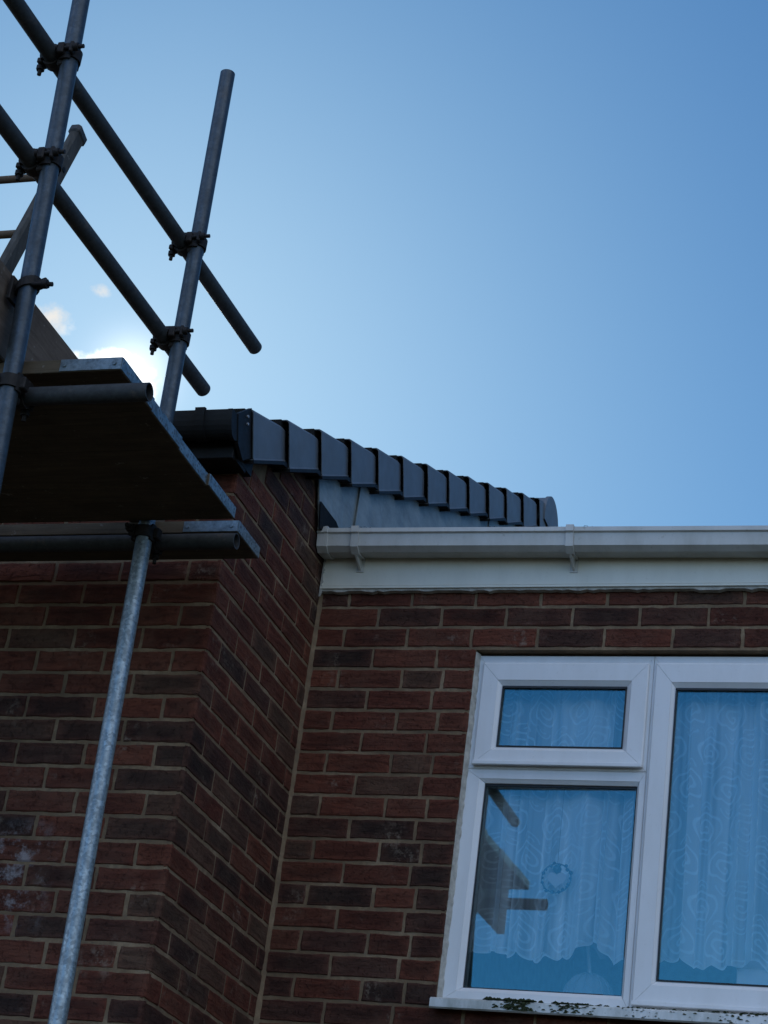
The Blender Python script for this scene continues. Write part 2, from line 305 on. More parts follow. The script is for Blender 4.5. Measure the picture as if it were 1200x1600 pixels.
# ------------------------------------------------------------------ mesh builder
class MB:
    def __init__(s): s.v = []; s.f = []; s.mi = []; s.sm = []; s.tone = {}; s.cur = 0
    def add(s, vs, fs, smooth=False, tone=None):
        b = len(s.v); s.v += [tuple(v) for v in vs]
        if tone is not None:
            for i in range(b, len(s.v)): s.tone[i] = tone
        for f in fs: s.f.append(tuple(b + i for i in f)); s.mi.append(s.cur); s.sm.append(smooth)
    def box(s, x0, x1, y0, y1, z0, z1, bev=0.0):
        if bev <= 0:
            s.add([(x, y, z) for x in (x0, x1) for y in (y0, y1) for z in (z0, z1)],
                  [(0, 1, 3, 2), (4, 6, 7, 5), (0, 4, 5, 1), (2, 3, 7, 6), (0, 2, 6, 4), (1, 5, 7, 3)]); return
        c = Vector(((x0 + x1) / 2, (y0 + y1) / 2, (z0 + z1) / 2)); h = Vector(((x1 - x0) / 2, (y1 - y0) / 2, (z1 - z0) / 2))
        s.obox(Matrix.Translation(c), h, bev)
    def obox(s, mat, h, bev=.002):
        # chamfered box: 24 verts
        vs = []; idx = {}
        for sx in (-1, 1):
            for sy in (-1, 1):
                for sz in (-1, 1):
                    for ax in range(3):
                        p = Vector((sx * h[0], sy * h[1], sz * h[2]))
                        for k in range(3):
                            if k != ax: p[k] -= (sx, sy, sz)[k] * bev
                        idx[(sx, sy, sz, ax)] = len(vs); vs.append(mat @ p)
        fs = []
        for ax in range(3):
            o1, o2 = [(1, 2), (2, 0), (0, 1)][ax]
            for sg in (-1, 1):
                q = []
                for a, b in ((-1, -1), (1, -1), (1, 1), (-1, 1)):
                    t = [0, 0, 0]; t[ax] = sg; t[o1] = a; t[o2] = b; q.append(idx[(*t, ax)])
                fs.append(q if sg > 0 else q[::-1])
        for ax in range(3):       # edge chamfers along axis ax
            o1, o2 = [(1, 2), (2, 0), (0, 1)][ax]
            for a in (-1, 1):
                for b in (-1, 1):
                    t0 = [0, 0, 0]; t0[ax] = -1; t0[o1] = a; t0[o2] = b; t1 = list(t0); t1[ax] = 1
                    q = [idx[(*t0, o1)], idx[(*t1, o1)], idx[(*t1, o2)], idx[(*t0, o2)]]
                    fs.append(q if a * b < 0 else q[::-1])
        for sx in (-1, 1):
            for sy in (-1, 1):
                for sz in (-1, 1):
                    q = [idx[(sx, sy, sz, k)] for k in range(3)]
                    fs.append(q if sx * sy * sz > 0 else q[::-1])
        s.add(vs, fs)
    def tube(s, a, b, r, n=24, inner=0.0, caps=True, r2=None):
        a = Vector(a); b = Vector(b); d = (b - a).normalized(); r2 = r if r2 is None else r2
        u = d.orthogonal().normalized(); w = d.cross(u)
        ring = lambda p, rr: [p + (u * math.cos(2 * math.pi * i / n) + w * math.sin(2 * math.pi * i / n)) * rr for i in range(n)]
        J = lambda o1, o2: [(o1 + i, o1 + (i + 1) % n, o2 + (i + 1) % n, o2 + i) for i in range(n)]
        s.add(ring(a, r) + ring(b, r2), J(0, n), True)
        if inner > 0:
            s.add(ring(a, r) + ring(a, inner), [f[::-1] for f in J(0, n)]); s.add(ring(b, r2) + ring(b, inner), J(0, n))
            s.add(ring(a, inner) + ring(b, inner), [f[::-1] for f in J(0, n)], True)
        elif caps:
            s.add(ring(a, r), [tuple(range(n))[::-1]]); s.add(ring(b, r2), [tuple(range(n))])
    def path(s, pts, r, n=8):
        for p, q in zip(pts, pts[1:]): s.tube(p, q, r, n)
    def prism(s, poly, fn):
        # poly: 2-D points; fn(p, k) -> 3-D for k = 0 / 1
        n = len(poly); s.add([fn(p, 0) for p in poly] + [fn(p, 1) for p in poly],
                             [tuple(range(n)), tuple(range(n, 2 * n))[::-1]] + [(i, i + n, (i + 1) % n + n, (i + 1) % n) for i in range(n)])
    def lathe(s, prof, c, n=32):
        vs = [(c[0] + r * math.cos(2 * math.pi * i / n), c[1] + r * math.sin(2 * math.pi * i / n), c[2] + z) for r, z in prof for i in range(n)]
        s.add(vs, [(k * n + i, k * n + (i + 1) % n, (k + 1) * n + (i + 1) % n, (k + 1) * n + i) for k in range(len(prof) - 1) for i in range(n)], True)
    def build(s, name, mats, parent=None, fix=True):
        me = bpy.data.meshes.new(name); me.from_pydata(s.v, [], s.f)
        if not isinstance(mats, (list, tuple)): mats = [mats]
        for m in mats: me.materials.append(m)
        me.polygons.foreach_set('material_index', s.mi); me.polygons.foreach_set('use_smooth', s.sm)
        if s.tone:
            a = me.attributes.new('tone', 'FLOAT_COLOR', 'POINT'); d = []
            for i in range(len(s.v)): d += [*s.tone.get(i, (.2, .15, .12)), 1.0]
            a.data.foreach_set('color', d)
        me.validate(); me.update()
        if fix:
            import bmesh
            bm = bmesh.new(); bm.from_mesh(me); bmesh.ops.recalc_face_normals(bm, faces=bm.faces); bm.to_mesh(me); bm.free()
        o = bpy.data.objects.new(name, me); col.objects.link(o)
        if parent is not None:
            o.parent = parent
            r = parent
            off = Vector((0, 0, 0))
            while r is not None: off += r.location; r = r.parent
            if not parent.get('_local'): o.location = -off
        return o
def empty(name, loc=(0, 0, 0), local=False):
    o = bpy.data.objects.new(name, None); col.objects.link(o); o.location = loc; o.empty_display_size = .2
    if local: o['_local'] = 1
    return o
def tag(o, label=None, cat=None, group=None, kind=None):
    if label: o['label'] = label
    if cat: o['category'] = cat
    if group: o['group'] = group
    if kind: o['kind'] = kind
    return o

# ------------------------------------------------------------------ ground
g = MB(); g.add([(-300, -300, 0), (300, -300, 0), (300, 300, 0), (-300, 300, 0)], [(0, 1, 2, 3)])
tag(g.build('lawn', M['ground']), kind='structure')

# ------------------------------------------------------------------ brickwork
Z0 = 4.4; HC = .075; LB = .225; JT = .010
FY = -.847                                   # plane of the projecting front wall
RED = [(.138, .042, .027), (.154, .050, .032), (.118, .036, .024), (.130, .045, .030), (.104, .033, .022)]
DARK = [(.056, .027, .022), (.070, .031, .025), (.045, .025, .021), (.080, .034, .026)]
GREY = [(.100, .055, .040), (.088, .050, .038), (.112, .066, .048)]
def tone_for(face, r, k):
    rnd = random.Random((face != 'right') * 7919 + r * 131 + k * 17 + 5)
    if face == 'right': pd, pg = (.30, .03) if r < 3 else ((.14, .07) if r < 10 else (.64, .06))
    else: pd, pg = (.05, .06) if r < 9 else ((.55, .12) if r < 12 else (.24, .18))
    if face == 'side' and k > 0: pd += .12; pg += .08
    q = rnd.random()
    c = rnd.choice(DARK) if q < pd else (rnd.choice(GREY) if q < pd + pg else rnd.choice(RED))
    j = rnd.uniform(.86, 1.15)
    return (c[0] * j * 1.10, c[1] * j, c[2] * j * .84)
def brick(mb, P, u0, u1, z0, z1, tone, fine=True):
    # P(u, depth, z) -> world ; irregular arrised face, sides run back into the mortar
    j = .0021 if fine else .0008
    def ring(ins, dep, jj):
        pts = []
        a0, a1, b0, b1 = u0 + ins, u1 - ins, z0 + ins, z1 - ins
        nu = max(2, int((u1 - u0) / .028)) if fine else 1; nz = 3 if fine else 1
        for i in range(nu): pts.append((a0 + (a1 - a0) * i / nu, b0))
        for i in range(nz): pts.append((a1, b0 + (b1 - b0) * i / nz))
        for i in range(nu): pts.append((a1 - (a1 - a0) * i / nu, b1))
        for i in range(nz): pts.append((a0, b1 - (b1 - b0) * i / nz))
        return [(p[0] + random.uniform(-jj, jj), dep, p[1] + random.uniform(-jj, jj)) for p in pts]
    dz = random.uniform(-.0015, .001)
    r0 = ring(-.0005, -.014, 0); r1 = ring(0, -.0035 + dz, j); r2 = ring(.0035, dz, j * .7)
    n = len(r0)
    vs = [P(*p) for p in r0 + r1 + r2]
    heart = random.uniform(.55, 1.0); cu_, cz_ = (u0 + u1) / 2 + random.uniform(-.02, .02), (z0 + z1) / 2 + random.uniform(-.008, .008)
    r3 = [(cu_ + (p[0] - cu_) * .62 + random.uniform(-.006, .006), dz - .0004 + random.uniform(-.0006, .0006), cz_ + (p[2] - cz_) * .5 + random.uniform(-.004, .004)) for p in r2]
    cb_ = len(vs); vs += [P(*p) for p in r3]
    fs = [(a * n + i, a * n + (i + 1) % n, (a + 1) * n + (i + 1) % n, (a + 1) * n + i) for a in (0, 1, 2) for i in range(n)]
    b0 = len(mb.v); mb.add(vs, fs + [tuple(range(3 * n, 4 * n))], tone=tone)
    rim = tuple(a_ * .75 + b_ * .25 for a_, b_ in zip(tone, (.138, .044, .026)))
    for i in range(3 * n): mb.tone[b0 + i] = rim
    for i in range(3 * n, 4 * n): mb.tone[b0 + i] = tuple(c_ * heart for c_ in tone)

def row_edges(first, lo, hi):
    e = [lo]; x = first
    while x < hi - .03:
        if x > lo + .03: e.append(x)
        x += LB
    e.append(hi); return e

ROOF_T = .428; RA = math.atan(ROOF_T)
def verge_bottom(y): return 4.51 + ROOF_T * (y + .864)

# --- projecting house on the left
L_house = empty('brick_house', (-2.6, 2.6, 0))
tag(L_house, 'brick house projecting forward behind the scaffold, with dark tiled roof and stepped verge', 'house')
wb = MB(); wb.cur = 1
D = .004
XL = -5.2; YB = 6.4
# mortar body: front, gable side, back, far side
gab = [(FY + D, 0), (FY + D, 4.50), (-.70, verge_bottom(-.70) + .05), (2.78, verge_bottom(2.78) + .05), (YB, verge_bottom(2.78) + .05 - (YB - 2.78) * ROOF_T), (YB, 0)]
wb.prism(gab, lambda p, k: (-D if k else XL, p[0], p[1]))
wb.cur = 0
Pf = lambda u, d, z: (u, FY - d, z)
Ps = lambda u, d, z: (d, u, z)
for r in range(-2, 58):
    z1 = Z0 - r * HC - JT / 2; z0 = z1 - HC + JT
    if z0 < .02: continue
    fine = z0 > 2.3
    head = (r % 2 == 1)                      # header of the corner brick shows on the front
    if z1 < 4.50:
        e = [0.0]; x = -.1075 if head else -.22
        while x > -3.6: e.append(x); x -= LB
        e.append(-3.7)
        for k in range(len(e) - 1):
            a, b = e[k + 1] + JT / 2, e[k] - (JT / 2 if k else 0)
            if random.random() < .5: b -= random.uniform(0, .003) if k else 0
            brick(wb, Pf, a, b, z0 + random.uniform(-.001, .001), z1 + random.uniform(-.001, .001), tone_for('front', r, k), fine and a > -1.6)
for r in range(-8, 58):
    z1 = Z0 - r * HC - JT / 2; z0 = z1 - HC + JT
    if z0 < .02: continue
    fine = z0 > 2.3
    head = (r % 2 == 1)
    e = [FY]; y = FY + (.22 if head else .1075)
    while y < -.04: e.append(y); y += LB
    e.append(-.004)
    for k in range(len(e) - 1):
        a, b = e[k] + (JT / 2 if k else 0), e[k + 1] - (JT / 2 if k < len(e) - 2 else 0)
        if b - a < .03: continue
        if z0 > verge_bottom(a) + .02: continue
        brick(wb, Ps, a, b, z0 + random.uniform(-.001, .001), z1 + random.uniform(-.001, .001), tone_for('front' if k == 0 else 'side', r, k), fine)
wb.build('wall', [M['brick'], M['mortar']], L_house)

# roof slopes, laid in stepped courses
rf = MB()
EY, EZ = -1.02, 4.600                         # top edge of the lowest course
NC = 13; LS = (2.80 - EY) / math.cos(RA) / NC
tv = Vector((0, math.cos(RA), math.sin(RA))); nv = Vector((0, -math.sin(RA), math.cos(RA)))
def slope_pt(s, n, x, O=Vector((0, EY, EZ)), t=tv, nn=nv): p = O + t * s + nn * n; return (x, p.y, p.z)
for i in range(NC):
    s0 = i * LS; s1 = s0 + LS + .05
    for j in range(18):
        x1 = .0 - j * .3; x0 = x1 - .297
        rf.add([slope_pt(s0, .0, x0), slope_pt(s0, .0, x1), slope_pt(s1, -.025, x1), slope_pt(s1, -.025, x0),
                slope_pt(s0, -.025, x0), slope_pt(s0, -.025, x1), slope_pt(s1, -.05, x1), slope_pt(s1, -.05, x0)],
               [(0, 1, 2, 3), (7, 6, 5, 4), (0, 4, 5, 1), (1, 5, 6, 2), (2, 6, 7, 3), (3, 7, 4, 0)])
ztop = EZ + (2.80 - EY) * ROOF_T
rf.prism([(2.79, ztop - .01), (2.79, ztop - .06), (YB + .2, ztop - .06 - (YB + .2 - 2.79) * ROOF_T), (YB + .2, ztop - .01 - (YB + .2 - 2.79) * ROOF_T)],
         lambda p, k: (.03 if k else XL - .1, p[0], p[1]))
rf.build('roof', M['roof'], L_house)

# stepped dry-verge units
VO = Vector((0, -.93, 4.655)); VP = .3113
def vp(s, n, x): p = VO + tv * s + nv * n; return (x, p.y, p.z)
for i in range(13):
    mb = MB()
    s0 = i * VP; s1 = s0 + VP + .018
    XF, XB, XI = .056, .047, -.10
    NS = 5
    def ringv(f, inset):
        s = s0 + (s1 - s0) * f
        if inset: s += .0
        bow = .006 * math.sin(math.pi * min(1, f * 1.0)) * 0
        xo = XF + (XB - XF) * min(f / .8, 1.0) - (.010 if f > .99 else 0) - inset; top = 0 - .026 * f - inset; bot = -.160 + .026 * f + inset
        # little radius on the upper outer arris, lip at the bottom
        return [vp(s + .006 * 0, top, XI + inset), vp(s, top, xo - .010), vp(s, top - .003, xo - .004), vp(s, top - .010, xo),
                vp(s - .004, (top + bot) / 2, xo + .0015), vp(s, bot + .006, xo), vp(s, bot, xo + .003), vp(s, bot, xo - .035)]
    outer = [ringv(k / NS, 0) for k in range(NS + 1)]; inn = [ringv(k / NS, .003) for k in range(NS + 1)]
    n = len(outer[0])
    vs = [p for r_ in outer for p in r_]; b = len(vs); vs += [p for r_ in inn for p in r_]
    fs = []
    for k in range(NS):
        for q in range(n - 1):
            fs.append((k * n + q, k * n + q + 1, (k + 1) * n + q + 1, (k + 1) * n + q))
            fs.append((b + k * n + q, b + (k + 1) * n + q, b + (k + 1) * n + q + 1, b + k * n + q + 1))
    for q in range(n - 1): fs.append((q, b + q, b + q + 1, q + 1))
    mb.add(vs, fs)
    # closed back wall a little way in so the open nose reads as a dark slot
    mb.add([outer[3][0], outer[3][3], outer[3][5], vp(s0 + .19, -.15, XI)], [(0, 1, 2, 3)])
    # dark drip lip under the face, ending in a small clip, and the nose of the tile showing at the top
    mb.cur = 1
    mb.prism([(s0 - .004, -.1605), (s0 + .27, -.138), (s0 + .31, -.142), (s0 + .315, -.158), (s0 + .295, -.156), (s0 + .27, -.150), (s0 - .004, -.1705)],
             lambda p, k: vp(p[0], p[1], .059 - .006 * (p[0] - s0) / .3 if k else -.02))
    mb.prism([(s0 - .012, .001), (s0 - .012, -.026), (s0 + .05, -.026), (s0 + .05, -.006)], lambda p, k: vp(p[0], p[1], .030 if k else -.10))
    vo_ = mb.build('verge_tile', [M['verge'], M['black']], L_house, fix=False)
    vo_.location = vo_.location + Vector((random.uniform(-.002, .002), random.uniform(-.003, .003), random.uniform(-.0025, .0025)))
# half-round ridge with its closed end
mb = MB()
rc = Vector((0, 2.745, 6.10)); rr = .135
def arc(x, r_, n=20): return [(x, rc.y + r_ * 1.02 * math.cos(math.pi * (1.08 - 1.16 * i / n)), rc.z + r_ * math.sin(math.pi * (1.08 - 1.16 * i / n))) for i in range(n + 1)]
for (xa, xb, r_) in ((.062, .045, rr + .006), (.045, -.40, rr), (-.40, -.44, rr + .01), (-.44, XL, rr)):
    A, Bq = arc(xa, r_), arc(xb, r_)
    mb.add(A + Bq, [(i, i + 1, i + 22, i + 21) for i in range(20)], True)
A = arc(.062, rr + .006); mb.add(A, [tuple(range(21))])
A = arc(.045, rr + .006); mb.add(A, [tuple(range(21))])
mb.build('ridge_tile', M['verge'], L_house, fix=False)

# grey sheet cladding on the gable above the lower roof
mb = MB()
def clad(y0, y1, x, zb0, zb1, n=10):
    tops = [(y0 + (y1 - y0) * i / n) for i in range(n + 1)]
    ft = [(x + .002 * math.sin(i * 1.9), y, verge_bottom(y) + .045) for i, y in enumerate(tops)]
    if y0 < -.2: tops = [y + .085 * (1 - i / n) for i, y in enumerate(tops)]
    fb = [(x + .002 * math.sin(i * 2.3 + 1), y, zb0 + (zb1 - zb0) * i / n) for i, y in enumerate(tops)]
    k = len(ft)
    mb.add(ft + fb + [(p[0] - .006, p[1], p[2]) for p in ft + fb],
           [(i, i + 1, k + i + 1, k + i) for i in range(n)] + [(0, k, 3 * k, 2 * k), (n, 2 * k + n, 3 * k + n, k + n)] + [(k + i, k + i + 1, 3 * k + i + 1, 3 * k + i) for i in range(n)])
lowroof = lambda y: 4.60 + (y + .06) * .40
clad(-.225, .20, .014, 4.628, lowroof(.20)); clad(.185, .98, .019, lowroof(.185), lowroof(.98)); clad(.965, 1.85, .014, lowroof(.965), lowroof(1.85)); clad(1.835, 2.8, .019, lowroof(1.835), lowroof(2.8))
mb.box(.0195, .0215, .180, .186, lowroof(.18), verge_bottom(.18) + .04)
mb.build('gable_cladding', M['lead'], L_house)
mb = MB(); mb.prism([(-.80, verge_bottom(-.80) + .012), (2.75, verge_bottom(2.75) + .012), (2.75, verge_bottom(2.75) + .05), (-.80, verge_bottom(-.80) + .05)], lambda p, k: (.030 if k else .0265, p[0], p[1]))
mb.build('black_strip', M['black'], L_house)  # flat black strip along the gable below the verge units
# black torn felt end sticking out by the gutter
mb = MB()
for o_ in (0, .004):
    mb.add([(.020 + o_, -.190, 4.715), (.034 + o_, -.130, 4.700), (.037 + o_, -.060, 4.700), (.036 + o_, -.015, 4.690), (.034 + o_, -.035, 4.655), (.02 + o_, -.06, 4.630), (.018 + o_, -.160, 4.628)], [(0, 1, 2, 3, 4, 5, 6)])
mb.build('roofing_felt', M['black'], L_house, fix=False)

# front eaves: fascia, soffit, black gutter
mb = MB(); mb.box(XL, .028, -.965, -.945, 4.462, 4.60, .002); mb.build('fascia', M['black'], L_house)
mb = MB(); mb.box(XL, .026, -.944, FY - .001, 4.470, 4.482); mb.box(-.004, .026, -.944, -.80, 4.483, 4.62); mb.build('soffit', M['black'], L_house)
mb = MB()
gp = [(-.966, 4.585)] + [(-1.012 - .054 * math.cos(math.pi * i / 12), 4.580 - .072 * math.sin(math.pi * i / 12)) for i in range(12, -1, -1)]
gp = [(-1.012 + .046 * math.cos(math.pi * i / 14), 4.580 - .078 * math.sin(math.pi * i / 14)) for i in range(15)]
gi = [(-1.012 + .042 * math.cos(math.pi * i / 14), 4.580 - .074 * math.sin(math.pi * i / 14)) for i in range(14, -1, -1)]
mb.prism(gp + gi, lambda p, k: (.035 if k else XL, p[0], p[1]))
Lg = mb.build('gutter', M['black'], L_house)
mb = MB(); mb.prism([(p[0] * 1.0 + (p[0] + 1.012) * .05, p[1] + (p[1] - 4.58) * .05) for p in gp], lambda p, k: (.045 if k else .030, p[0], p[1])); mb.build('stop_end', M['black'], Lg)
for xb in (-.062, -.66, -1.3):
    mb = MB()
    o_ = [(-1.012 + .052 * math.cos(math.pi * i / 14), 4.582 - .084 * math.sin(math.pi * i / 14)) for i in range(15)]
    mb.prism(o_ + [(-1.065, 4.586), (-1.052, 4.589), (-1.05, 4.584)] + gi[::1], lambda p, k: (xb + (.016 if k else -.016), p[0], p[1])); mb.build('gutter_bracket', M['black'], Lg)
# end closer plate between gutter and first verge unit, with two pale screws
mb = MB(); mb.prism([(-1.02, 4.585), (-.93, 4.655), (-.865, 4.515), (-.93, 4.47), (-.985, 4.50)], lambda p, k: (.048 if k else .036, p[0], p[1]))
cl = mb.build('verge_closer', M['black'], L_house)
for yy, zz in ((-.953, 4.612), (-.945, 4.590)):
    mb = MB(); mb.tube((.047, yy, zz), (.053, yy, zz), .0045, 10); mb.build('screw', M['china'], cl)

# --- lower house on the right
R_house = empty('brick_house', (2.4, 2.6, 0))
tag(R_house, 'brick house wall holding the white framed window under a white gutter', 'house')
OX0, OX1, OZ0, OZ1 = .578, 1.775, 3.05, 4.245
wb = MB(); wb.cur = 1
XR = 5.0; ZT = 4.60
def P3(x, z, y=D): return (x, y, z)
xs = [.0, OX0, OX1, XR]; zs = [0, OZ0, OZ1, ZT]
for i in range(3):
    for j in range(3):
        if i == 1 and j == 1: continue
        wb.add([P3(xs[i], zs[j]), P3(xs[i + 1], zs[j]), P3(xs[i + 1], zs[j + 1]), P3(xs[i], zs[j + 1])], [(0, 1, 2, 3)])
for a, b in (((OX0, OZ0), (OX0, OZ1)), ((OX0, OZ1), (OX1, OZ1)), ((OX1, OZ1), (OX1, OZ0)), ((OX1, OZ0), (OX0, OZ0))):
    wb.add([P3(*a), P3(*b), P3(*b, .11), P3(*a, .11)], [(0, 1, 2, 3)])
wb.add([(XR, D, 0), (XR, YB, 0), (XR, YB, ZT), (XR, 2.8, 5.75), (XR, D, ZT)], [(0, 1, 2, 3, 4)])
wb.add([(0, YB, 0), (XR, YB, 0), (XR, YB, ZT), (0, YB, ZT)], [(3, 2, 1, 0)])
wb.cur = 0
Pr = lambda u, d, z: (u, -d, z)
Pj = lambda u, d, z: (OX0 + d - .001, u, z)         # brick ends turning into the left reveal
for r in range(-2, 58):
    z1 = Z0 - r * HC - JT / 2; z0 = z1 - HC + JT
    if z0 < .02: continue
    fine = z0 > 2.3
    full = (r % 2 == 0)
    inwin = 2 <= r <= 17
    segs = [(.003, OX0), (OX1, 4.9)] if inwin else [(.003, 4.9)]
    kk = 0
    for lo, hi in segs:
        e = row_edges(.22 if full else .1075, lo, hi)
        if inwin and lo < .1:
            e = [.003, .22, .445, OX0] if full else [.003, .1075, .3325, .474, OX0]
        for k in range(len(e) - 1):
            kk += 1
            a = e[k] + (JT / 2 if k else .004); b = e[k + 1] - (JT / 2 if k < len(e) - 2 else 0)
            if b - a < .025: continue
            t_ = tone_for('right', r, kk)
            brick(wb, Pr, a, b, z0 + random.uniform(-.001, .001), z1 + random.uniform(-.001, .001), t_, fine and a < 2.2)
            if inwin and k == len(e) - 2 and lo < .1: brick(wb, Pj, .001, .104, z0, z1, t_, fine)
wb.build('wall', [M['brick'], M['mortar']], R_house)
# mortar fillet down the internal corner
mb = MB(); n = 90; prev = None
for i in range(n + 1):
    z = 2.2 + (4.52 - 2.2) * i / n; w_ = .0065 + .003 * random.random()
    cur = [(-.001, -w_ * 1.5, z), (w_ * .45, -w_ * .45, z), (w_ * 1.5, .001, z)]
    if prev: mb.add(prev + cur, [(0, 1, 4, 3), (1, 2, 5, 4)], True)
    prev = cur
mb.build('mortar_fillet', M['mortar'], R_house, fix=False)
# roof
mb = MB(); mb.prism([(-.06, 4.625), (-.06, 4.585), (2.8, 4.585 + 2.86 * .40), (YB + .2, 4.60), (YB + .2, 4.64), (2.8, 4.625 + 2.86 * .40)], lambda p, k: (XR + .05 if k else .027, p[0], p[1]))
mb.build('roof', M['roof'], R_house)
# fascia with a lower lip, pale sealant along its foot
mb = MB(); mb.box(.004, XR, -.024, -.001, 4.468, 4.62, .0025); mb.box(.004, XR, -.028, -.001, 4.459, 4.4675, .001)
fo = mb.build('fascia', M['fascia_white'], R_house)
mb = MB(); prev = None
for i in range(241):
    x = .004 + i * .0208; dz_ = random.uniform(0, .006) if random.random() < .35 else 0
    cur = [(x, -.022, 4.4585), (x, -.020, 4.453 - dz_), (x, -.004, 4.450 - dz_)]
    if prev: mb.add(prev + cur, [(0, 1, 4, 3), (1, 2, 5, 4)])
    prev = cur
prev = None
for i in range(40):
    z = 4.43 + i * .0042; w_ = random.uniform(.003, .011)
    cur = [(.003, -.026, z), (.003 + w_, -.0275, z), (.003 + w_ * 1.2, -.022, z)]
    if prev: mb.add(prev + cur, [(0, 1, 4, 3), (1, 2, 5, 4)])
    prev = cur
mb.build('sealant_bead', M['fillet'], fo, fix=False)
# square white gutter
FALL = -.012
prof = [(-.030, 4.640), (-.030, 4.574), (-.094, 4.566), (-.116, 4.580), (-.122, 4.622), (-.130, 4.626), (-.130, 4.641), (-.123, 4.641), (-.117, 4.628),
        (-.112, 4.584), (-.094, 4.570), (-.034, 4.578), (-.034, 4.640)]
mb = MB(); mb.prism(prof, lambda p, k: ((XR if k else .022), p[0], p[1] + (FALL * XR if k else FALL * .03)))
gt = mb.build('gutter', M['gutter_white'], R_house)
sol = [(-.027, 4.644), (-.027, 4.570), (-.096, 4.561), (-.120, 4.577), (-.1265, 4.620), (-.1335, 4.624), (-.1335, 4.6445), (-.10, 4.648), (-.06, 4.648)]
mb = MB(); mb.prism(sol, lambda p, k: (.005 if k == 0 else .030, p[0], p[1]))
mb.prism([(c_[0], c_[1] + .0012 * (1 if c_[1] > 4.6 else -1)) for c_ in sol], lambda p, k: (.0305 if k == 0 else .042, p[0] * 1.004, p[1]))
mb.build('stop_end', M['gutter_white'], gt)
for xb in (.142, .892, 1.64, 2.39, 3.14, 3.9, 4.6):
    mb = MB(); dz_ = FALL * xb
    strap = [(-.026, 4.645), (-.026, 4.568), (-.097, 4.557), (-.123, 4.574), (-.1295, 4.619), (-.1375, 4.623), (-.1375, 4.6455), (-.120, 4.6455), (-.120, 4.6425), (-.1315, 4.642), (-.1315, 4.626), (-.124, 4.622), (-.118, 4.579), (-.095, 4.5655), (-.0295, 4.5725), (-.0295, 4.645)]
    mb.prism(strap, lambda p, k: (xb + (.013 if k else -.013), p[0], p[1] + dz_))
    # gusset down to the fascia
    mb.prism([(-.0255, 4.572), (-.0255, 4.528), (-.034, 4.528), (-.098, 4.5575)], lambda p, k: (xb + (.0035 if k else -.0035), p[0], p[1] + dz_))
    mb.box(xb - .013, xb + .013, -.028, -.0245, 4.522 + dz_, 4.575 + dz_)
    mb.build('gutter_bracket', M['gutter_white'], gt)

mb = MB()
for xc, n_ in ((.135, 14), (.17, 10), (.28, 3), (.62, 4), (.95, 5)):
    for _ in range(n_):
        c = (xc + random.gauss(0, .012), random.uniform(-.131, -.118), 4.6415 + FALL * xc); r_ = random.uniform(.0015, .005)
        vs = [(c[0] + r_ * random.uniform(-1.6, 1.6), c[1] + r_ * random.uniform(-1, 1), c[2] + r_ * random.uniform(-.2, 1.1)) for k in range(4)]
        mb.add(vs, [(0, 1, 2), (0, 2, 3), (0, 3, 1), (1, 2, 3)])
tag(mb.build('leaf_litter', M['black'], None), 'black specks of leaf litter lying along the white gutter rim', 'leaf litter', kind='stuff')

# ------------------------------------------------------------------ window
def frame_loop(mb, o, i, yf, yb, lip=.013, sl=.010):
    # o, i = (x0, x1, z0, z1) outer and inner sight lines; mitred, with bevelled bead
    OC = [(o[0], o[2]), (o[1], o[2]), (o[1], o[3]), (o[0], o[3])]; IC = [(i[0], i[2]), (i[1], i[2]), (i[1], i[3]), (i[0], i[3])]
    def pt(c, f, y): a, b = OC[c], IC[c]; return (a[0] + (b[0] - a[0]) * f, y, a[1] + (b[1] - a[1]) * f)
    w = min(abs(IC[0][0] - OC[0][0]), abs(IC[0][1] - OC[0][1])); f1 = max(.4, 1 - lip / max(w, .02))
    secs = [(0, yb), (0, yf + .003), (.06, yf), (f1, yf), (f1 + .05 * (1 - f1), yf + .0015), (1, yf + sl), (1, yb)]
    for c in range(4):
        c2 = (c + 1) % 4; A = [Vector(pt(c, f, y)) for f, y in secs]; Bv = [Vector(pt(c2, f, y)) for f, y in secs]
        A2 = [p + (q - p).normalized() * .0005 for p, q in zip(A, Bv)]; B2 = [q + (p - q).normalized() * .0005 for p, q in zip(A, Bv)]
        n = len(secs)
        mb.add(A2 + B2, [(k, k + 1, n + k + 1, n + k) for k in range(n - 1)] + [tuple(range(n)), tuple(range(n, 2 * n))])
YF = .032
P1 = (.676, 1.091, 3.913, 4.126); P2 = (.647, 1.146, 3.125, 3.793); P3r = (1.250, 1.690, 3.173, 4.123)
mb = MB()
frame_loop(mb, (.583, 1.1725, 3.079, 3.838), P2, YF, .095)
frame_loop(mb, (.583, 1.1725, 3.8385, 4.236), (.628, 1.14, 3.872, 4.185), YF, .095)
frame_loop(mb, (1.173, 1.770, 3.079, 4.236), (1.205, 1.735, 3.12, 4.185), YF, .095)
win = mb.build('window', M['upvc'], R_house)
for o_, i_ in (((.604, 1.160, 3.851, 4.206), P1), ((1.1815, 1.757, 3.098, 4.207), P3r)):
    mb = MB(); frame_loop(mb, o_, i_, YF - .014, YF - .0005, .014, .012); mb.box(o_[0], o_[1], YF - .014 - .012, YF - .0145, o_[2] - .006, o_[2] + .008, .002)
    mb.build('casement', M['upvc'], win)
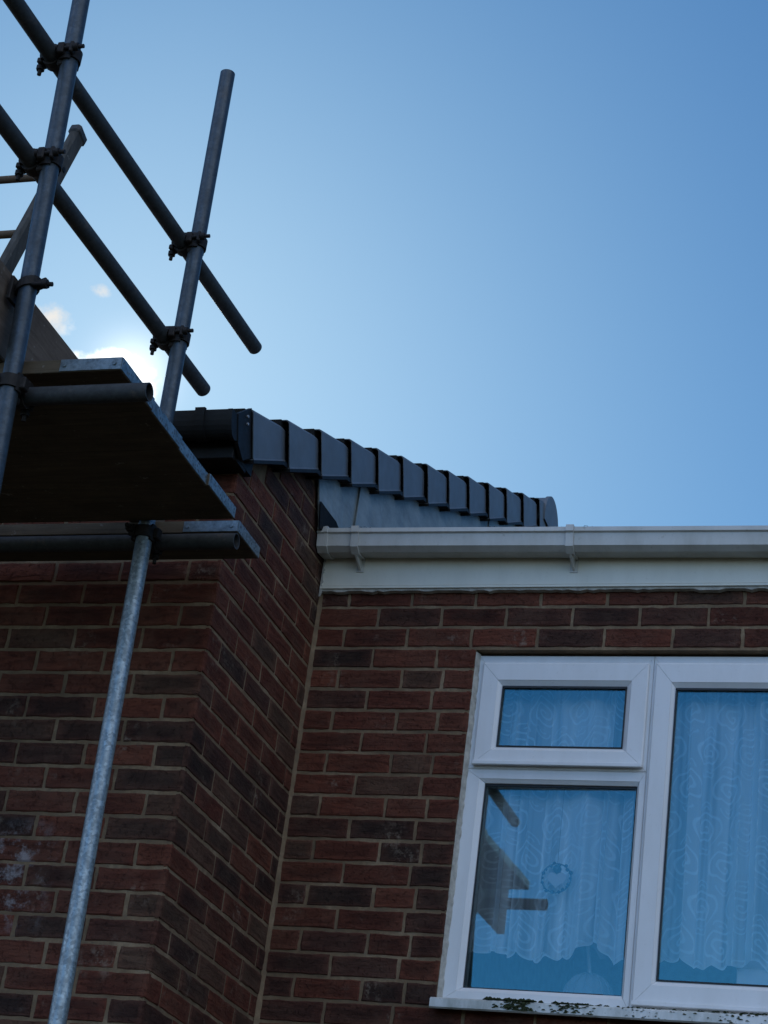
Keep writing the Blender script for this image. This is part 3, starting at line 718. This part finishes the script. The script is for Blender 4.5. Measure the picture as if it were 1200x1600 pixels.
for p, yy in ((P1, .024), (P2, .046), (P3r, .024)):
    mb = MB(); e = .012; w = .0045
    mb.box(p[0] - e, p[1] + e, yy + .010, yy + .0135, p[2] - e, p[3] + e)
    if p is P2:      # this sealed unit sits a degree out of true in its frame
        xc, zc = (p[0] + p[1]) / 2, (p[2] + p[3]) / 2
        mb.v = [(v[0], v[1] - .023 * (v[0] - xc) + .011 * (v[2] - zc), v[2]) for v in mb.v]
    mb.build('pane', M['glass'], win)
    mb = MB()
    mb.box(p[0], p[0] + w, yy + .002, yy + .0095, p[2] + w, p[3] - w); mb.box(p[1] - w, p[1], yy + .002, yy + .0095, p[2] + w, p[3] - w)
    mb.box(p[0], p[1], yy + .002, yy + .0095, p[3] - w * 1.6, p[3]); mb.box(p[0], p[1], yy + .002, yy + .0095, p[2], p[2] + w)
    mb.build('gasket', M['gasket'], win)
mb = MB(); mb.prism([(.09, 3.078), (-.045, 3.070), (-.052, 3.064), (-.052, 3.040), (-.046, 3.036), (-.036, 3.037), (-.034, 3.049), (.09, 3.052)], lambda p, k: (1.80 if k else .575, p[0], p[1]))
mb.build('sill', M['sill'], win)
# sealant line round the frame
mb = MB(); prev = None
for i in range(80):
    z = 3.08 + i * (4.24 - 3.08) / 79; w_ = random.uniform(.004, .008)
    cur = [(.5788, .004 + .004 * random.random(), z), (.5800 + w_ * .5, .016, z), (.5835 + w_, YF - .001, z), (.5835 + w_, YF + .01, z)]
    if prev: mb.add(prev + cur, [(0, 1, 5, 4), (1, 2, 6, 5), (2, 3, 7, 6)])
    prev = cur
mb.build('sealant_bead', M['fillet'], win, fix=False)
# moss along the sill
mb = MB()
def tuft(c, r):
    vs = []; n = 6
    for k in range(3):
        for i in range(n):
            a = 2 * math.pi * i / n + k; rr_ = r * (1, .8, .25)[k] * random.uniform(.6, 1.3)
            vs.append((c[0] + rr_ * math.cos(a) * 1.5, c[1] + rr_ * math.sin(a) * .7, c[2] + (0, .5, .9)[k] * r * random.uniform(.5, 1.2)))
    mb.add(vs, [(k * n + i, k * n + (i + 1) % n, (k + 1) * n + (i + 1) % n, (k + 1) * n + i) for k in range(2) for i in range(n)] + [tuple(range(12, 18))])
for lo, hi, cnt, rm in ((.78, .90, 190, .010), (.93, 1.10, 150, .007), (1.13, 1.32, 70, .004), (1.34, 1.75, 130, .006)):
    for _ in range(cnt):
        x = random.gauss((lo + hi) / 2, (hi - lo) / 4)
        if random.random() < .65: tuft((x, random.uniform(-.05, -.022), 3.0715), random.uniform(.3, 1) * rm)
        else: tuft((x, -.053, random.uniform(3.040, 3.066)), random.uniform(.3, .8) * rm)
tag(mb.build('moss', M['moss'], None, fix=False), 'patches of dark green moss growing along the white window sill', 'moss', kind='stuff')

# room behind
mb = MB()
x0, x1, y0, y1, z0, z1 = .30, 2.3, .115, 3.0, 2.5, 4.40
for q in ([(x0, y1, z0), (x1, y1, z0), (x1, y1, z1), (x0, y1, z1)], [(x0, y0, z0), (x0, y1, z0), (x0, y1, z1), (x0, y0, z1)], [(x1, y0, z0), (x1, y1, z0), (x1, y1, z1), (x1, y0, z1)],
          [(x0, y0, z0), (x1, y0, z0), (x1, y1, z0), (x0, y1, z0)], [(x0, y0, z1), (x1, y0, z1), (x1, y1, z1), (x0, y1, z1)]):
    mb.add(q, [(0, 1, 2, 3)])
for a in ((x0, OX0, z0, z1), (OX1, x1, z0, z1), (OX0, OX1, z0, OZ0), (OX0, OX1, OZ1, z1)):
    mb.add([(a[0], y0, a[2]), (a[1], y0, a[2]), (a[1], y0, a[3]), (a[0], y0, a[3])], [(0, 1, 2, 3)])
mb.build('room_interior', M['room'], R_house, fix=False)
mb = MB(); mb.box(.585, 1.768, .096, .30, 3.082, 3.104, .003); mb.build('inner_sill', M['upvc'], R_house)

# net curtain
mb = MB(); NX, NZ = 700, 44; CX0, CX1 = .60, 1.755
def hem(x):
    s = .012 * abs(math.sin((x - .60) * math.pi / .047)) + .010 * math.sin(x * 23 + 1) + .006 * math.sin(x * 61)
    lift = .05 * math.exp(-((x - 1.03) / .04) ** 2)
    return 3.262 - s + lift
def fold(x, v):
    a = x * 2 * math.pi / .082; ph = .9 * math.sin(x * 17) + .6 * math.sin(x * 41 + 2)
    amp = .024 + .008 * math.sin(x * 13 + .5)
    return amp * math.sin(a + ph + .25 * v) + .006 * math.sin(x * 29 + v * 1.5)
vs = []; uvs = []
for j in range(NZ + 1):
    for i in range(NX + 1):
        x = CX0 + (CX1 - CX0) * i / NX; zb = hem(x); f = j / NZ; z = zb + (4.215 - zb) * f
        ph_ = x * 2 * math.pi / .082 + .9 * math.sin(x * 17) + .6 * math.sin(x * 41 + 2) + .25 * f * 3
        vs.append((x + .0075 * (.6 + .4 * math.sin(x * 11 + 1)) * math.sin(2 * ph_) * (1.1 - f * .3), .128 + fold(x, f * 3) * (1.15 - .4 * f), z)); uvs.append((x * 1.12, z - zb))
fs = [(j * (NX + 1) + i, j * (NX + 1) + i + 1, (j + 1) * (NX + 1) + i + 1, (j + 1) * (NX + 1) + i) for j in range(NZ) for i in range(NX)]
mb.add(vs, fs, True)
cu = mb.build('net_curtain', M['net'], None, fix=False)
uvl = cu.data.uv_layers.new(name='UVMap')
for lp in cu.data.loops: uvl.data[lp.index].uv = uvs[lp.vertex_index]
tag(cu, 'white lace net curtain with swirl pattern hanging behind the window panes', 'curtain')
mb = MB(); mb.tube((.59, .128, 4.222), (1.765, .128, 4.222), .006, 12); mb.build('curtain_wire', M['upvc'], cu)

# things on the inner sill
orn = empty('ornament', (1.005, .215, 3.104)); tag(orn, 'white domed ornament with a ribbon bow on a stem, behind the lower left pane', 'ornament')
mb = MB(); mb.lathe([(.084, 0), (.086, .012), (.082, .05), (.070, .085), (.048, .112), (.020, .126), (.0, .130)], (1.005, .215, 3.104), 40)
for k in range(16):
    a = 2 * math.pi * k / 16
    mb.path([(1.005 + r_ * math.cos(a), .215 + r_ * math.sin(a), 3.104 + z_) for r_, z_ in ((.087, .012), (.083, .05), (.071, .085), (.049, .113), (.02, .127))], .0025, 6)
mb.build('dome', M['china'], orn)
mb = MB(); mb.tube((1.005, .215, 3.225), (.99, .215, 3.33), .006, 10); mb.build('stem', M['china'], orn)
mb = MB()
for sx in (-1, 1):
    pts = [(.985 + sx * .045 * math.sin(t) * 1.2, 3.365 + .032 * math.sin(t * 2) * .9 + .006 * t) for t in [math.pi * k / 12 for k in range(13)]]
    for (a, b_) in zip(pts, pts[1:]):
        mb.add([(a[0], .20, a[1]), (b_[0], .20, b_[1]), (b_[0], .228, b_[1] + .006), (a[0], .228, a[1] + .006)], [(0, 1, 2, 3)], True)
    mb.add([(.985, .205, 3.36), (.985 + sx * .012, .225, 3.362), (.985 + sx * .065, .225, 3.285), (.985 + sx * .05, .205, 3.278)], [(0, 1, 2, 3)])
mb.lathe([(.0, -.014), (.011, -.006), (.011, .006), (0, .014)], (.985, .215, 3.366), 14)
mb.build('ribbon_bow', M['china'], orn, fix=False)
sc_ = empty('suncatcher', (.903, .10, 3.495)); tag(sc_, 'round suncatcher wreath of blue green beads hanging behind the lower left pane', 'suncatcher')
mb = MB()
for k in range(18):
    a = 2 * math.pi * k / 18 + random.uniform(-.1, .1); r_ = .047 + random.uniform(-.004, .004); s_ = random.uniform(.004, .0085)
    c = (.903 + r_ * math.cos(a), .076, 3.495 + r_ * math.sin(a)); mb.lathe([(0, -s_), (s_ * .8, -s_ * .5), (s_, 0), (s_ * .8, s_ * .5), (0, s_)], c, 10)
mb.path([(.903 + .047 * math.cos(2 * math.pi * k / 32), .076, 3.495 + .047 * math.sin(2 * math.pi * k / 32)) for k in range(33)], .0022, 6)
mb.build('bead_ring', M['bead'], sc_)
mb = MB(); hp = [(16 * math.sin(q) ** 3, 13 * math.cos(q) - 5 * math.cos(2 * q) - 2 * math.cos(3 * q) - math.cos(4 * q)) for q in [2 * math.pi * i / 40 for i in range(40)]]
mb.prism(hp, lambda p, k: (.903 + p[0] * .0019, .077 + .002 * k, 3.492 + p[1] * .0019)); mb.build('pale_heart', M['card'], sc_)
mb = MB(); mb.lathe([(0, -.014), (.012, -.006), (.015, .004), (.008, .014), (0, .016)], (.903, .076, 3.522), 12); mb.tube((.903, .076, 3.54), (.903, .076, 3.79), .0006, 6); mb.build('hanging_thread', M['bead'], sc_)
mb = MB(); mb.box(1.468, 1.66, .17, .25, 3.1045, 3.285, .002); bxo = mb.build('card_box', M['card'], None)
tag(bxo, 'pale pink card box standing on the inner sill behind the right pane', 'box')
mb = MB(); mb.box(1.464, 1.664, .166, .254, 3.262, 3.289, .002); mb.build('lid', M['card'], bxo)

# ------------------------------------------------------------------ scaffold
TR = .02415; TI = .0205
sca = empty('scaffold', (-.12, -1.6, 0)); tag(sca, 'steel tube scaffold with two uprights and guard rails in front of the projecting wall', 'scaffold')
def line_at(p, q, t): p = Vector(p); q = Vector(q); return p + (q - p) * t
def tube_obj(name, a, b, m, ends=True):
    mb = MB(); mb.tube(a, b, TR, 96, TI); return mb.build(name, m, sca)
ip0, ip1 = Vector((-.139, -1.165, 5.792)), Vector((-.089, -1.165, 2.686))
ipt = lambda z: ip1 + (ip0 - ip1) * ((z - ip1.z) / (ip0.z - ip1.z))
op0, op1 = Vector((-.160, -2.085, 5.323)), Vector((-.101, -2.085, 4.162))
opt = lambda z: op1 + (op0 - op1) * ((z - op1.z) / (op0.z - op1.z))
tag(tube_obj('standard', ipt(4.2505), ip0, M['galv_dark']), 'upper part of the inner upright above the platform, its shade put into the colour')  # one upright cut in two so its upper shade can be painted
tag(tube_obj('standard', ipt(.01), ipt(4.25), M['galv']), 'lower part of the same inner upright under the platform, speckled, in a brighter copy of the finish')
tag(tube_obj('standard', opt(.01), opt(6.1), M['galv_dark']), 'grey upright at the outer edge of the platform')
A1, A2 = Vector((-.200, -2.1043, 5.1185)), Vector((-.172, -1.1249, 5.1185))
B1, B2 = Vector((-.184, -2.0468, 4.7617)), Vector((-.170, -1.0812, 4.7732))
at_y = lambda p, q, y: p + (q - p) * ((y - p.y) / (q.y - p.y))
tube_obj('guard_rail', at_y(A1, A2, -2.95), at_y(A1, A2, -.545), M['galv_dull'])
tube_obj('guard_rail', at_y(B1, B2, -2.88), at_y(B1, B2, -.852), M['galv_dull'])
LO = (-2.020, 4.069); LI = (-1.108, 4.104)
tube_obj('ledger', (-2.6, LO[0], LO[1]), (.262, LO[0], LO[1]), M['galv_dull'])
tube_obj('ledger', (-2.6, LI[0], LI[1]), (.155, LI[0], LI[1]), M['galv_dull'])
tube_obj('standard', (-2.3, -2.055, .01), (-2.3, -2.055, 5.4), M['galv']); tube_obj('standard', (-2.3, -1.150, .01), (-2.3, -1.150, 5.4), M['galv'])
for p in (ipt(0), opt(0)):
    mb = MB(); mb.box(p.x - .075, p.x + .075, p.y - .075, p.y + .075, .001, .008, .001); mb.build('base_plate', M['galv_dull'], sca)
def hexnut(mb, a, b, r): mb.tube(a, b, r, 6)
def coupler(pos, rotz=0., flip=1, off=.052, tilt=None):
    # local: upright along Z through the origin, cross tube along Y at x = -off
    mt = Matrix.Translation(pos) @ Matrix.Rotation(rotz, 4, 'Z') @ Matrix.Diagonal((1, flip, 1, 1))
    T = lambda p: mt @ Vector(p)
    mb = MB()
    def shell(axis, c, L, r0, r1, a0, a1, n=16):
        vs = []
        for i in range(n + 1):
            a = a0 + (a1 - a0) * i / n
            for r_ in (r0, r1):
                for h in (-L / 2, L / 2):
                    wv = h * (1 + .0 * i)
                    if axis == 'Z': vs.append(T((c[0] + r_ * math.cos(a), c[1] + r_ * math.sin(a), c[2] + wv)))
                    else: vs.append(T((c[0] + r_ * math.cos(a), c[1] + wv, c[2] + r_ * math.sin(a))))
        fs = []
        for i in range(n):
            q = i * 4; fs += [(q, q + 1, q + 5, q + 4), (q + 2, q + 6, q + 7, q + 3), (q, q + 4, q + 6, q + 2), (q + 1, q + 3, q + 7, q + 5)]
        fs += [(0, 2, 3, 1), (n * 4, n * 4 + 1, n * 4 + 3, n * 4 + 2)]
        mb.add(vs, fs)
    shell('Z', (0, 0, 0), .050, TR + .0005, TR + .0075, R(60), R(300)); shell('Z', (0, 0, 0), .034, TR + .0005, TR + .007, R(-62), R(58))
    shell('Y', (-off, 0, 0), .052, TR + .0005, TR + .008, R(-30), R(210)); shell('Y', (-off, 0, 0), .034, TR + .0005, TR + .007, R(212), R(328))
    # hinge lug, bolt lugs
    mb.obox(mt @ Matrix.Translation((-.006, -.036, 0)), Vector((.014, .009, .017)), .003)
    mb.obox(mt @ Matrix.Translation((.020, .034, .004)), Vector((.006, .010, .018)), .003)
    mb.obox(mt @ Matrix.Translation((-.012, .036, .002)), Vector((.010, .010, .018)), .003)
    mb.obox(mt @ Matrix.Translation((-off + .034, .004, -.030)), Vector((.010, .019, .010)), .003)
    mb.obox(mt @ Matrix.Translation((-off - .034, .0, -.012)), Vector((.009, .018, .009)), .003)
    mb.obox(mt @ Matrix.Translation((-off - .002, -.004, .034)), Vector((.018, .020, .006)), .003)
    c = mb.build('coupler', M['rust'], sca)
    b = MB(); b.tube(T((-.026, .036, .004)), T((.056, .036, .004)), .0062, 10); hexnut(b, T((.026, .036, .004)), T((.040, .036, .004)), .0125); hexnut(b, T((-.030, .036, .004)), T((-.022, .036, .004)), .011)
    b.build('bolt', M['rust'], c)
    b = MB(); b.tube(T((-off - .036, .0, .026)), T((-off - .036, .0, -.052)), .006, 10); hexnut(b, T((-off - .036, 0, -.036)), T((-off - .036, 0, -.022)), .012)
    b.build('bolt', M['rust'], c)
for pole, rail in ((opt, (A1, A2)), (opt, (B1, B2)), (ipt, (A1, A2)), (ipt, (B1, B2))):
    y = pole(5).y; q = at_y(rail[0], rail[1], y); p = pole(q.z); coupler(p, 0, -1, p.x - q.x)
p = opt(LO[1]); coupler(p, R(-90), -1, LO[0] - p.y)
p = ipt(LI[1]); coupler(p, R(-90), -1, LI[0] - p.y)
# single board clamp on the outer upright
p = opt(4.362); mb = MB()
for k in range(18):
    a0, a1 = 2 * math.pi * k / 18, 2 * math.pi * (k + 1) / 18
    mb.add([(p.x + r_ * math.cos(a), p.y + r_ * math.sin(a), p.z + h + .012 * math.cos(a)) for a in (a0, a1) for r_ in (TR + .0008, TR + .007) for h in (-.013, .013)],
           [(0, 1, 5, 4), (2, 6, 7, 3), (0, 4, 6, 2), (1, 3, 7, 5)])
mb.obox(Matrix.Translation((p.x + .040, p.y - .004, p.z + .004)) @ Matrix.Rotation(R(-20), 4, 'Y'), Vector((.017, .007, .014)), .003)
mb.box(p.x - .040, p.x - .030, p.y - .030, p.y + .03, p.z - .05, p.z + .02, .002)
cc = mb.build('board_clamp', M['rust'], sca)
mb = MB(); mb.tube((p.x + .02, p.y - .018, p.z - .004), (p.x + .080, p.y - .018, p.z - .008), .0062, 10); hexnut(mb, (p.x + .052, p.y - .018, p.z - .006), (p.x + .066, p.y - .018, p.z - .007), .013); mb.build('bolt', M['rust'], cc)

# boards of the working platform
BZ = 4.134; BT = .038
def make_board(x0, x1, y0, y1, label, group='boards of the scaffold platform', bands=True, front=False):
    o = empty('scaffold_board', (x1, (y0 + y1) / 2, BZ)); tag(o, label, 'scaffold board', group)
    w = (y1 - y0) / 2; ym = (y0 + y1) / 2
    mb = MB(); n = 24; L = x1 - x0
    pts = []
    mb.obox(Matrix.Translation(((x0 + x1) / 2, ym, BZ + BT / 2)), Vector((L / 2, w, BT / 2)), .0015)
    mb.build('plank', M['board'], o)
    if bands:
        mb = MB(); t = .0022; b = .172
        mb.box(x1 + .0003, x1 + t, y0 + .0002, y1 - .0002, BZ + .002, BZ + BT - .002)
        for (ya, yb_) in [(y0 - t, y0 - .0003)] if front else []: mb.box(x1 - b, x1, ya, yb_, BZ + .002, BZ + BT - .002)
        for xx in (x1 - b + .012, x1 - .02) if front else (): mb.tube((xx, y0 - t - .003, BZ + .019), (xx, y0 - t, BZ + .019), .006, 10); 
        mb.build('end_band', M['band'], o)
    return o
make_board(-.47, .172, -2.027, -1.8165, 'outermost board of the platform, its front edge and metal end band lit by sky', front=True)
make_board(-.47, .168, -1.8155, -1.6085, 'second platform board in from the outer edge, above the ledger tube')
make_board(-2.5, .163, -1.6075, -1.3995, 'third platform board in from the outer edge, with speckled end band')
make_board(-2.5, .171, -1.3985, -1.1905, 'platform board just outside the upright by the wall, its end sticking out furthest')
make_board(-2.5, .152, -1.109, -.929, 'innermost platform board beside the brick wall, resting behind the inner ledger', front=True)
tb = MB(); tb.obox(Matrix.Translation((-.182, -1.875, 4.288)), Vector((.019, .925, .115)), .004)
to = tb.build('toe_board', M['toe'], None); tag(to, 'dark brown toe board on edge across the platform end behind the outer upright', 'toe board')

# ladder coming up through the platform
lad = empty('ladder', (-.75, -3.19, 0)); tag(lad, 'timber ladder leaning up through the platform behind the outer upright, its top end showing', 'ladder')
LT = Vector((0, -1.290, 5.485)); LB0 = Vector((0, -3.17, .03)); ld = (LT - LB0).normalized(); ln = Vector((1, 0, 0)).cross(ld)
for xs_ in (-.563, -.943):
    c = (LT + LB0) / 2; mt = Matrix.Translation((xs_, c.y, c.z)) @ Matrix((Vector((1, 0, 0)), ln, ld)).transposed().to_4x4()
    mb = MB(); mb.obox(mt, Vector((.0165, .029, (LT - LB0).length / 2)), .007)
    st = mb.build('stile', M['ladder'], lad)
    mb = MB(); ct = Matrix.Translation(Vector((xs_, LT.y, LT.z)) + ld * .002) @ Matrix((Vector((1, 0, 0)), ln, ld)).transposed().to_4x4()
    mb.obox(ct, Vector((.021, .035, .020)), .009); mb.build('end_cap', M['galv_dull'], st)
    mb = MB(); q = LT - ld * .19; mb.tube((xs_ - .020, q.y, q.z), (xs_ + .0195, q.y, q.z), .0095, 14); mb.build('rung_bolt', M['black'], st)
zz = 5.275
while zz > .2:
    y = LT.y + (zz - LT.z) * ld.y / ld.z
    mb = MB(); mb.tube((-.93, y, zz), (-.575, y, zz), .0125, 14); mb.build('rung', M['rung'], lad); zz -= .285

for o in bpy.data.objects:
    if '_local' in o: del o['_local']
